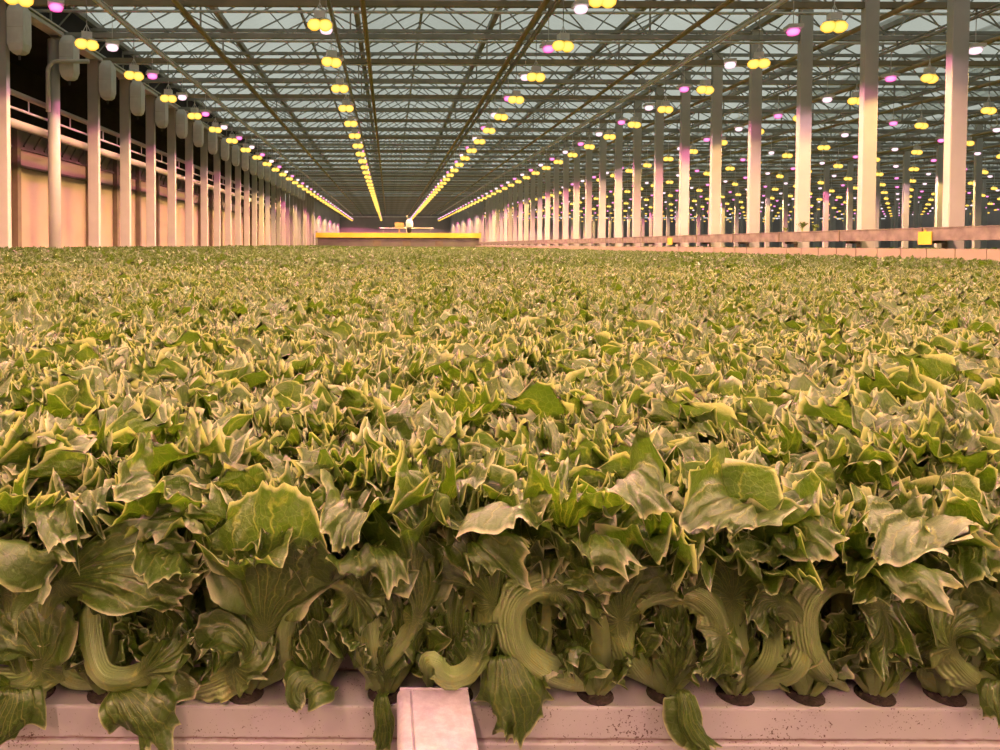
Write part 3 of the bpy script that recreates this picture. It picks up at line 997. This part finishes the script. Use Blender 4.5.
# white instrument cabinet on a dark pole on the yellow beam
ie = link('instrument_cabinet', None, None, (2.25, 80.0, 2.95))
tag(ie, 'pale blue white instrument cabinet on a dark stand at the yellow beam', 'cabinet')
MB().lathe([(.12, 0.002), (.2, .1), (.28, .4), (.28, .56)], n=8).obj('stand', M['plastic'], ie)
MB().lathe([(.26, 0.56), (.38, .66), (.42, 1.05), (.34, 1.4), (.12, 1.52)], n=10).obj('body', M['white'], ie)
MB().bar((-.1, 0, 1.5), (-.3, 0, 1.95), .12).obj('bracket', M['steel'], ie)
MB().box(-.62, -.3, -.05, .05, .7, .85).obj('arm', M['steel'], ie)
oe = MB().box(-.5, .5, -.05, .05, .55, 1.15)
oe.box(-.06, .06, -.04, .04, 0, .6)
tag(oe.obj('orange_panel', M['orange'], None, (1.12, 80.0, 2.95)), 'small orange brown panel left of the instrument cabinet', 'panel')

# low barrier between the bed and the right columns
mb = MB()
rr_ = random.Random(2)
for k in range(110):
    y = 9.0 + .65 * k
    mb.box(9.62 + rr_.uniform(0, .012), 9.68, y + .012, y + .638, 0.6, 1.57)
mb.box(9.66, 9.72, 9, 80.5, 0, 1.55)
tag(mb.obj('bed_barrier', M['barrier']), 'low salmon panelled barrier along the right edge of the lettuce bed', 'barrier')

# ------------------------------------------------------------------ columns
CY0, CDY = 13.48, 2.47
def column_mesh(w, d, h, name, foot=True):
    mb = MB()
    b = .012
    v = []
    for z in (0, h):
        for x, y in ((-w / 2 + b, -d / 2), (w / 2 - b, -d / 2), (w / 2, -d / 2 + b), (w / 2, d / 2 - b), (w / 2 - b, d / 2),
                     (-w / 2 + b, d / 2), (-w / 2, d / 2 - b), (-w / 2, -d / 2 + b)):
            v.append((x, y, z))
    f = [(i, (i + 1) % 8, 8 + (i + 1) % 8, 8 + i) for i in range(8)] + [tuple(range(8))[::-1], tuple(range(8, 16))]
    mb.add(v, f)
    if foot:
        mb.box(-w / 2 - .05, w / 2 + .05, -d / 2 - .05, d / 2 + .05, 0, .02)
        mb.box(-w / 2 - .03, w / 2 + .03, -d / 2 - .03, d / 2 + .03, h - .03, h)
    return mb.mesh(name, M['column'])


cm_r = column_mesh(.31, .17, 7.8, 'steel_column')
cm_l = column_mesh(.31, .15, 6.9, 'wall_post')
k = 0
Y = CY0
right_cols = []
while Y < 80:
    k += 1
    o = link('support_post', cm_r, None, (10.55, Y, 0))
    tag(o, 'white steel post of the long row right of the crop, %s from the camera' % nth(k), 'post', 'white posts right of the lettuce bed')
    right_cols.append(Y)
    Y += CDY
for bay, (xb, nm) in enumerate(((29.1, 'second'), (47.7, 'third'), (66.3, 'fourth'))):
    Y = CY0
    while Y < xb * F / 611 - 1:
        Y += CDY
    k = 0
    while Y < 121:
        k += 1
        o = link('support_post', cm_r, None, (xb, Y, 0))
        tag(o, 'distant white post in the %s row to the right, %s visible from the camera' % (nm, nth(k)), 'post',
            'distant white posts in the right bays')
        Y += CDY
LY = [15.86 + CDY * i for i in range(27)]
for k, Y in enumerate(LY):
    if k == 1:
        continue
    o = link('wall_post', cm_l, None, (-8.5, Y, 0))
    o['kind'] = 'thing'
    tag(o, 'tall pale post before the cream left wall, %s from the camera' % nth(k + 1), 'post', 'pale posts along the left wall')
# the second upright on the left is a round downpipe with an elbow
Y = LY[1]
dp = link('drain_pipe', None, None, (-8.5, Y, 0))
tag(dp, 'round pale downpipe with an elbow, second upright along the left wall', 'pipe')
MB().tube([(0, 0, 0), (0, 0, 6.75)], .145, 16).obj('pipe', M['column'], dp, smooth=True)
el = [(-.02, -.26, 4.9), (-.02, -.26, 5.9)] + [(.23 - .25 * math.cos(a), -.26, 5.9 + .25 * math.sin(a)) for a in np.linspace(.2, PI / 2, 6)] + [(1.0, -.26, 6.15)]
MB().tube(el, .055, 10).obj('elbow', M['steel_light'], dp, smooth=True)

# white roller housings at the top of the left posts
def housing():
    mb = MB()
    w, d = .18, .18
    lev = [(.5, 5.74), (.8, 5.80), (1, 5.95), (1, 6.62), (.92, 6.70), (.6, 6.84)]
    v, f = [], []
    for s, z in lev:
        for x, y in ((-w * s, -d * s), (0, -d * s * 1.04), (w * s, -d * s), (w * s * 1.03, 0), (w * s, d * s), (0, d * s * 1.04), (-w * s, d * s), (-w * s * 1.03, 0)):
            v.append((x, y, z))
    for i in range(len(lev) - 1):
        for q in range(8):
            q2 = (q + 1) % 8
            f.append((i * 8 + q, i * 8 + q2, i * 8 + 8 + q2, i * 8 + 8 + q))
    f += [tuple(range(8))[::-1], tuple(range(len(lev) * 8 - 8, len(lev) * 8))]
    mb.add(v, f)
    return mb.mesh('body', M['white'])


hm = housing()
hs = MB().box(-.18, .18, -.19, .19, 6.28, 6.30).mesh('seam_band', M['steel_light'])
hc = MB().tube([(0, 0, 5.62), (0, 0, 5.72)], .03, 8).mesh('outlet', M['plastic'])
for k, Y in enumerate(LY[:22]):
    e = link('hanging_housing', None, None, (-8.1, Y, 0))
    tag(e, 'white tapered housing hung beside the %s left wall post' % nth(k + 1), 'housing', 'white housings hung at the tops of the left posts')
    link('body', hm, e)
    if k < 8:
        link('seam_band', hs, e)
        link('outlet', hc, e)

# plate on top of the left posts: paired pale rails
mb = MB()
mb.box(-8.62, -8.30, 6, YE, 6.88, 6.98)
mb.box(-8.33, -8.24, 6, YE, 6.84, 6.93)
mb.box(-8.36, -8.20, 6, YE, 6.96, 7.0)
struct(mb.obj('trim_3', M['steel_light']))
for x, z, rad, mat, lab, pn in ((-8.85, 5.15, .07, 'pipe_pale', 'upper pale pipe running along the left wall', 'heating_pipe'),
                               (-8.9, 4.45, .11, 'pipe_pale', 'thick lower pale pipe running along the left wall', 'heating_pipe'),
                               (-8.8, 4.78, .03, 'steel_light', 'thin rail between the two left wall pipes', 'pipe_rail')):
    e = MB().tube([(x, 8, z), (x, 81, z)], rad, 12).obj(pn, M[mat], smooth=True)
    tag(e, lab, 'pipe')  # heating pipes and thin rail run clear of the wall, without fixings
mb = MB()
for i in range(60):
    y = 12 + 1.15 * i
    mb.bar((-8.85, y, 4.78), (-8.85, y, 5.1), .025)
tag(mb.obj('rail_hangers', M['steel_light']), 'short hangers between the pipes of the left wall', 'hangers', kind='stuff')

# gutter boards on the right columns
bm_ = MB()
bm_.box(-.19, .17, 0.03, 2.43, -.115, .115)
bm_.box(-.2, .18, 0.03, 2.43, .105, .125)
bme = bm_.mesh('board', M['board'])
bcap = MB().box(-.2, .18, -.01, .04, -.12, .13).mesh('end_cap', M['mullion'])
bbr = MB().box(.0, .34, -.06, .06, -.17, -.115).mesh('bracket', M['mullion'])
for k, Y in enumerate([CY0 - CDY] + right_cols):
    e = link('side_gutter', None, None, (10.15, Y, 1.835))
    tag(e, 'dusty horizontal gutter board starting at the right posts, %s section from the camera' % nth(k + 1), 'gutter board',
        'gutter boards along the right posts')
    link('board', bme, e)
    link('end_cap', bcap, e)
    link('bracket', bbr, e)
# yellow tags and stray seedlings
for k, (px, py, Yc, w_, lab) in enumerate(((925, 237.5, 13.7, .16, 'bright yellow card hung on the gutter board by the nearest right post'),
                                          (670, 241.0, 25.9, .2, 'yellow card hung on the gutter board by the sixth right post'))):
    p = P(px, py, Yc)
    x = 9.94
    Yc = x / (p[0] / Yc)
    z = P(px, py, Yc)[2]
    mb = MB().box(-.012, .012, -w_, w_, -.13, .11)
    mb.box(-.006, .006, -.02, .02, .1, .14)
    tag(mb.obj('hanging_card', M['yellow'], None, (x, Yc, z)), lab, 'card')
for k, (px, s, lab) in enumerate(((801, .75, 'small green seedling, tallest of three on the right gutter board'),
                                  (784, .4, 'low green seedling left of the tallest one on the gutter board'),
                                  (813, .5, 'low green seedling right of the tallest one on the gutter board'))):
    Yc = 10.1 / ((px - AX) / F)
    lv = head_leaves(700 + k, n=8, nu=8, nv=8, H=.3)
    o = link('seedling', leaf_mesh('seedling', lv, M['leaf']), None, (10.12, Yc, 1.962))
    o.scale = (s, s * 1.3, s)
    tag(o, lab, 'seedling')

# ------------------------------------------------------------------ roof
TY = [CY0 + CDY * i for i in range(0, 46)]
TY = [y for y in TY if y < YE - 1]
ZB, ZT = 6.9, 7.75
XT0, XT1 = -8.6, 84.0
def truss_parts(full):
    bc = MB().box(XT0, XT1, -.05, .05, ZB - .075, ZB + .055)
    tcd = MB().box(XT0, XT1, -.045, .045, ZT - .04, ZT + .05)
    wb = MB()
    x = XT0
    i = 0
    step = .76
    while x < (XT1 if full else 40):
        a, b = (ZB, ZT) if i % 2 == 0 else (ZT, ZB)
        wb.bar((x, 0, a), (x + step, 0, b), .028, .028)
        if i % 5 == 0:
            wb.bar((x, 0, ZB), (x, 0, ZT), .04, .04)
        x += step
        i += 1
    return bc, tcd, wb


bc, tcd, wbm = truss_parts(True)
bme_, tme_, wme_ = bc.mesh('bottom_chord', M['steel_dark']), tcd.mesh('top_chord', M['steel']), wbm.mesh('web', M['steel'])
bme2_ = bc.mesh('bottom_chord', M['steel'])
for k, y in enumerate(TY):
    e = link('roof_truss', None, None, (0, y, 0))
    tag(e, 'grey steel lattice truss crossing under the glass roof, %s from the camera' % nth(k + 1), 'truss', 'lattice trusses under the glass roof')
    link('bottom_chord', bme_ if k % 2 == 1 else bme2_, e)
    link('top_chord', tme_, e)
    link('web', wme_, e)
# pale screen tubes across, between the trusses
for k, y in enumerate(TY[:30]):
    o = MB().tube([(XT0, 0, 0), (XT1, 0, 0)], .035, 6).obj('screen_tube', M['steel_light'], None, (0, y + 1.2, 7.1), smooth=True)
    tag(o, 'pale thin tube crossing behind the %s roof truss from the camera' % nth(k + 1), 'tube', 'pale tubes between the roof trusses')
# longitudinal pipes
for k, x in enumerate((-4.56, -.58, 3.3, 7.15, 11.1, 15.05, 19.0, 23.0, 27.0, 31.0, 35.0)):
    z = 6.9 - .075 - .062
    o = MB().tube([(x, 4, z), (x, YE - 1, z)], .06, 10).obj('ceiling_pipe', M['pipe'], smooth=True)
    tag(o, 'olive brown pipe under the trusses running away, %s counted from the left' % nth(k + 1), 'pipe', 'olive pipes running along under the trusses')

# glass gables, ridges along the hall
SP = 3.8
nb = int((XT1 - XT0) / SP)
ZE, ZR = 8.0, 8.95
gl, fr = MB(), MB()
for i in range(nb):
    xa = -8.5 + SP * i
    xm, xb = xa + SP / 2, xa + SP
    for (p, q, zp, zq) in ((xa, xm, ZE, ZR), (xm, xb, ZR, ZE)):
        gl.add([(p, -12.8, zp), (q, -12.8, zq), (q, YE, zq), (p, YE, zp)], [(0, 1, 2, 3)])
    fr.box(xa - .07, xa + .07, -12.8, YE, ZE - .16, ZE - .02)
    fr.box(xm - .04, xm + .04, -12.8, YE, ZR - .05, ZR + .03)
    near = 62 if i < 9 else 40
    for y in np.arange(-12 if i < 6 else (9 if i < 9 else 30), 9 + near, 1.235):
        fr.bar((xa, y, ZE - .02), (xm, y, ZR - .03), .03, .04)
        fr.bar((xm, y, ZR - .03), (xb, y, ZE - .02), .03, .04)
struct(gl.obj('ceiling', M['glass']))
struct(fr.obj('ceiling_bars', M['steel']))

# ------------------------------------------------------------------ lamps
HZ, LZ = 5.6, 5.92
ROWX = [-6.1, -1.28, 3.49, 8.12] + [8.12 + 4.76 * j for j in range(1, 14)]
RN = ['first row from the left wall', 'second row from the left wall', 'third row from the left wall', 'fourth row beside the right posts']
def rown(i):
    return RN[i] if i < 4 else '%s row beyond the right posts' % nth(i - 3)


housing_b = MB()
housing_b.box(-.10, .10, -.08, .08, .13, .26)
housing_b.bar((0, 0, .27), (0, 0, .50), .012)
housing_b.bar((-.07, 0, .27), (0, 0, .42), .01)
housing_b.bar((.07, 0, .27), (0, 0, .42), .01)
sod_house = housing_b.mesh('housing', M['white'])
hk = MB().tube([(0, 0, .5), (0, 0, 1.02)], .010, 6).mesh('suspension', M['steel'])
refl = MB()
refl.lathe([(.05, .16), (.10, .14), (.15, .11), (.155, .095), (.14, .10), (.09, .12), (.05, .13)], n=16, sx=1.25, sy=.8)
sod_refl = refl.mesh('reflector', M['reflector'], True)
bl = MB()
for cx, s, cz in ((-.10, 1.0, .01), (.10, 1.05, -.0)):
    bl.lathe([(.02, .11), (.09, .09), (.13, .03), (.12, -.035), (.06, -.085)], c=(cx, 0, cz), n=12)
sod_bulb = bl.mesh('bulb', M['bulb_y'], True)
# simple far copies: all in one mesh with the three materials
fm = MB()
fm.lathe([(.02, .11), (.09, .09), (.13, .03), (.12, -.035), (.06, -.085)], c=(-.1, 0, .01), n=8, mi=0)
fm.lathe([(.02, .11), (.09, .09), (.13, .03), (.12, -.035), (.06, -.085)], c=(.1, 0, 0), n=8, mi=0)
fm.box(-.07, .07, -.07, .07, .12, .25, 1)
fm.bar((0, 0, .27), (0, 0, 1.0), .014, mi=1)
sod_far = fm.mesh('sodium_lamp', [M['bulb_y'], M['white']], True)
leds, led_far = {}, {}
lh = MB()
lh.box(-.14, .14, -.16, .16, .05, .12)
lh.bar((0, 0, .12), (0, 0, .70), .012)
led_house = lh.mesh('housing', M['steel_light'])
for c in 'pw':
    b_ = MB().lathe([(.02, .06), (.10, .05), (.13, .0), (.10, -.06), (.04, -.08)], n=14)
    leds[c] = b_.mesh('light_panel', M['bulb_' + c], True)
    b_ = MB().lathe([(.02, .06), (.10, .05), (.13, .0), (.10, -.06), (.04, -.08)], n=8)
    b_.box(-.13, .13, -.13, .13, .05, .11, 1)
    b_.bar((0, 0, .11), (0, 0, .70), .012, mi=1)
    led_far[c] = b_.mesh('led_lamp', [M['bulb_' + c], M['steel_light']], True)


def spot(col, power, half=78):
    l = bpy.data.lights.new('lamp_light', 'SPOT')
    l.color = col
    l.energy = power
    l.spot_size = math.radians(half * 2)
    l.spot_blend = .12
    l.shadow_soft_size = .11
    return l


KP = 1.0
SPT = {'y': spot((1.0, .64, .22), 540 * KP), 'p': spot((1.0, .18, .46), 470 * KP), 'w': spot((1.0, .52, .60), 290 * KP)}
SPT2 = {c: spot(tuple(SPT[c].color), SPT[c].energy * 2.5) for c in SPT}

sod, led = [], []
for i, x in enumerate(ROWX):
    ymin = 7.0 if i < 4 else max(10, x * F / 611 - 2.0)
    cnt = 0
    m_ = -6 if i < 4 else 0
    for q in range(m_, 60):
        y = 5.23 + 2.68 * q + (1.34 if i % 2 == 0 else 0)
        if i >= 4 and y < ymin:
            continue
        if y > 119.5:
            break
        if q >= -5:
            sod.append([math.hypot(x, y), i, q, x, y])
        y2 = y + 1.34
        led.append([math.hypot(x, y2), i, q, x, y2])
seen_s, seen_l, rest_s, rest_l = {}, {}, [], []
inview = lambda x, y, z: y > 1 and abs((x / y * F + AX) - 500) < 520 and (AY - (z - CAMZ) / y * F) > -40


def add_light(e, key, x, y, i, q, at=(0, 0, -.1)):
    if i >= 8:
        return
    if y > 45 or i >= 4:
        if q % 3 == 0:
            link('lamp_light', SPT2[key], e, at)
    else:
        link('lamp_light', SPT[key], e, at)


for kind, lst in (('s', sod), ('l', led)):
    lst.sort()
    used, cnts, rest, behind, pend = 0, {}, MB(), {}, []
    for d_, i, q, x, y in lst:
        z = HZ if kind == 's' else LZ
        vis = inview(x, y, z)
        if vis:
            cnts[i] = cnts.get(i, 0) + 1
        else:
            behind[i] = behind.get(i, 0) + 1
        col = 'y' if kind == 's' else ('p' if (q + i + (i in (1, 2))) % 2 == 0 else 'w')
        if used >= 300:
            rest.lathe([(.02, .09), (.1, .06), (.2 if kind == 's' else .13, .0), (.1, -.07)], c=(x, y, z), n=6, mi=(0 if kind == 's' else (0 if col == 'p' else 1)))
            rest.bar((x, y, z + .08), (x, y, 6.6), .014, mi=2)
            pend.append((x, y, z, col, i, q))
            continue
        used += 1
        cn = {'y': 'yellow sodium', 'p': 'magenta', 'w': 'pinkish white'}[col]
        if vis:
            lab = '%s grow lamp, %s from the camera, %s' % (cn, nth(cnts[i]), rown(i))
        else:
            lab = '%s grow lamp above and behind the view, %s, %s' % (cn, nth(behind[i]), rown(i))
        nm = 'pendant_sodium_lamp' if kind == 's' else 'pendant_led_lamp'
        if vis and y < 32:
            e = link(nm, None, None, (x, y, z))
            if kind == 's':
                link('housing', sod_house, e)
                link('suspension', hk, e)
                link('reflector', sod_refl, e)
                link('bulb', sod_bulb, e)
            else:
                link('housing', led_house, e)
                link('light_panel', leds[col], e)
        else:
            e = link(nm, sod_far if kind == 's' else led_far[col], None, (x, y, z))
        e.rotation_euler = (0, 0, random.Random(q * 31 + i).uniform(-.5, .5))
        tag(e, lab, 'grow lamp', 'yellow sodium grow lamps' if kind == 's' else 'pink and white grow lamps')
        add_light(e, col, x, y, i, q)
    if rest.n:
        mats = [M['bulb_y'], M['bulb_y'], M['steel']] if kind == 's' else [M['bulb_p'], M['bulb_w'], M['steel']]
        ro = rest.obj('lamp_rows', mats)
        for (x, y, z, col, i, q) in pend:
            add_light(ro, col, x, y, i, q, (x, y, z - .1))
        tag(ro, 'tiny far lamps in the right hand bays, ' + ('yellow' if kind == 's' else 'pink and white'), 'grow lamps', kind='stuff')
# lamp rails
for i, x in enumerate(ROWX[:9]):
    mb = MB()
    mb.box(x - .035, x + .035, 4, 120.5, 6.62, 6.68)
    mb.box(x - .03, x + .03, 4, 120.5, 6.72, 6.75)
    for y in TY:
        mb.bar((x, y, 6.66), (x, y, 6.85), .03)
    tag(mb.obj('lamp_rail', M['steel_light' if i in (0, 3) else 'steel']), 'long rail carrying the lamps of the ' + rown(i), 'rail', 'rails carrying the grow lamps')

# ------------------------------------------------------------------ sky
wd = bpy.data.worlds.new('sky')
scn.world = wd
wd.use_nodes = True
nt = wd.node_tree
bg = nt.nodes['Background']
tc = N(nt, 'ShaderNodeTexCoord')
nz = N(nt, 'ShaderNodeTexNoise', i_Scale=2.5, i_Detail=5.0)
L(nt, tc.outputs['Generated'], nz.inputs['Vector'])
cr = ramp(nt, nz.outputs[0], [(0.3, (0.52, 0.54, 0.49)), (0.7, (0.85, 0.87, 0.80))])
L(nt, cr.outputs[0], bg.inputs[0])
bg.inputs[1].default_value = 0.8
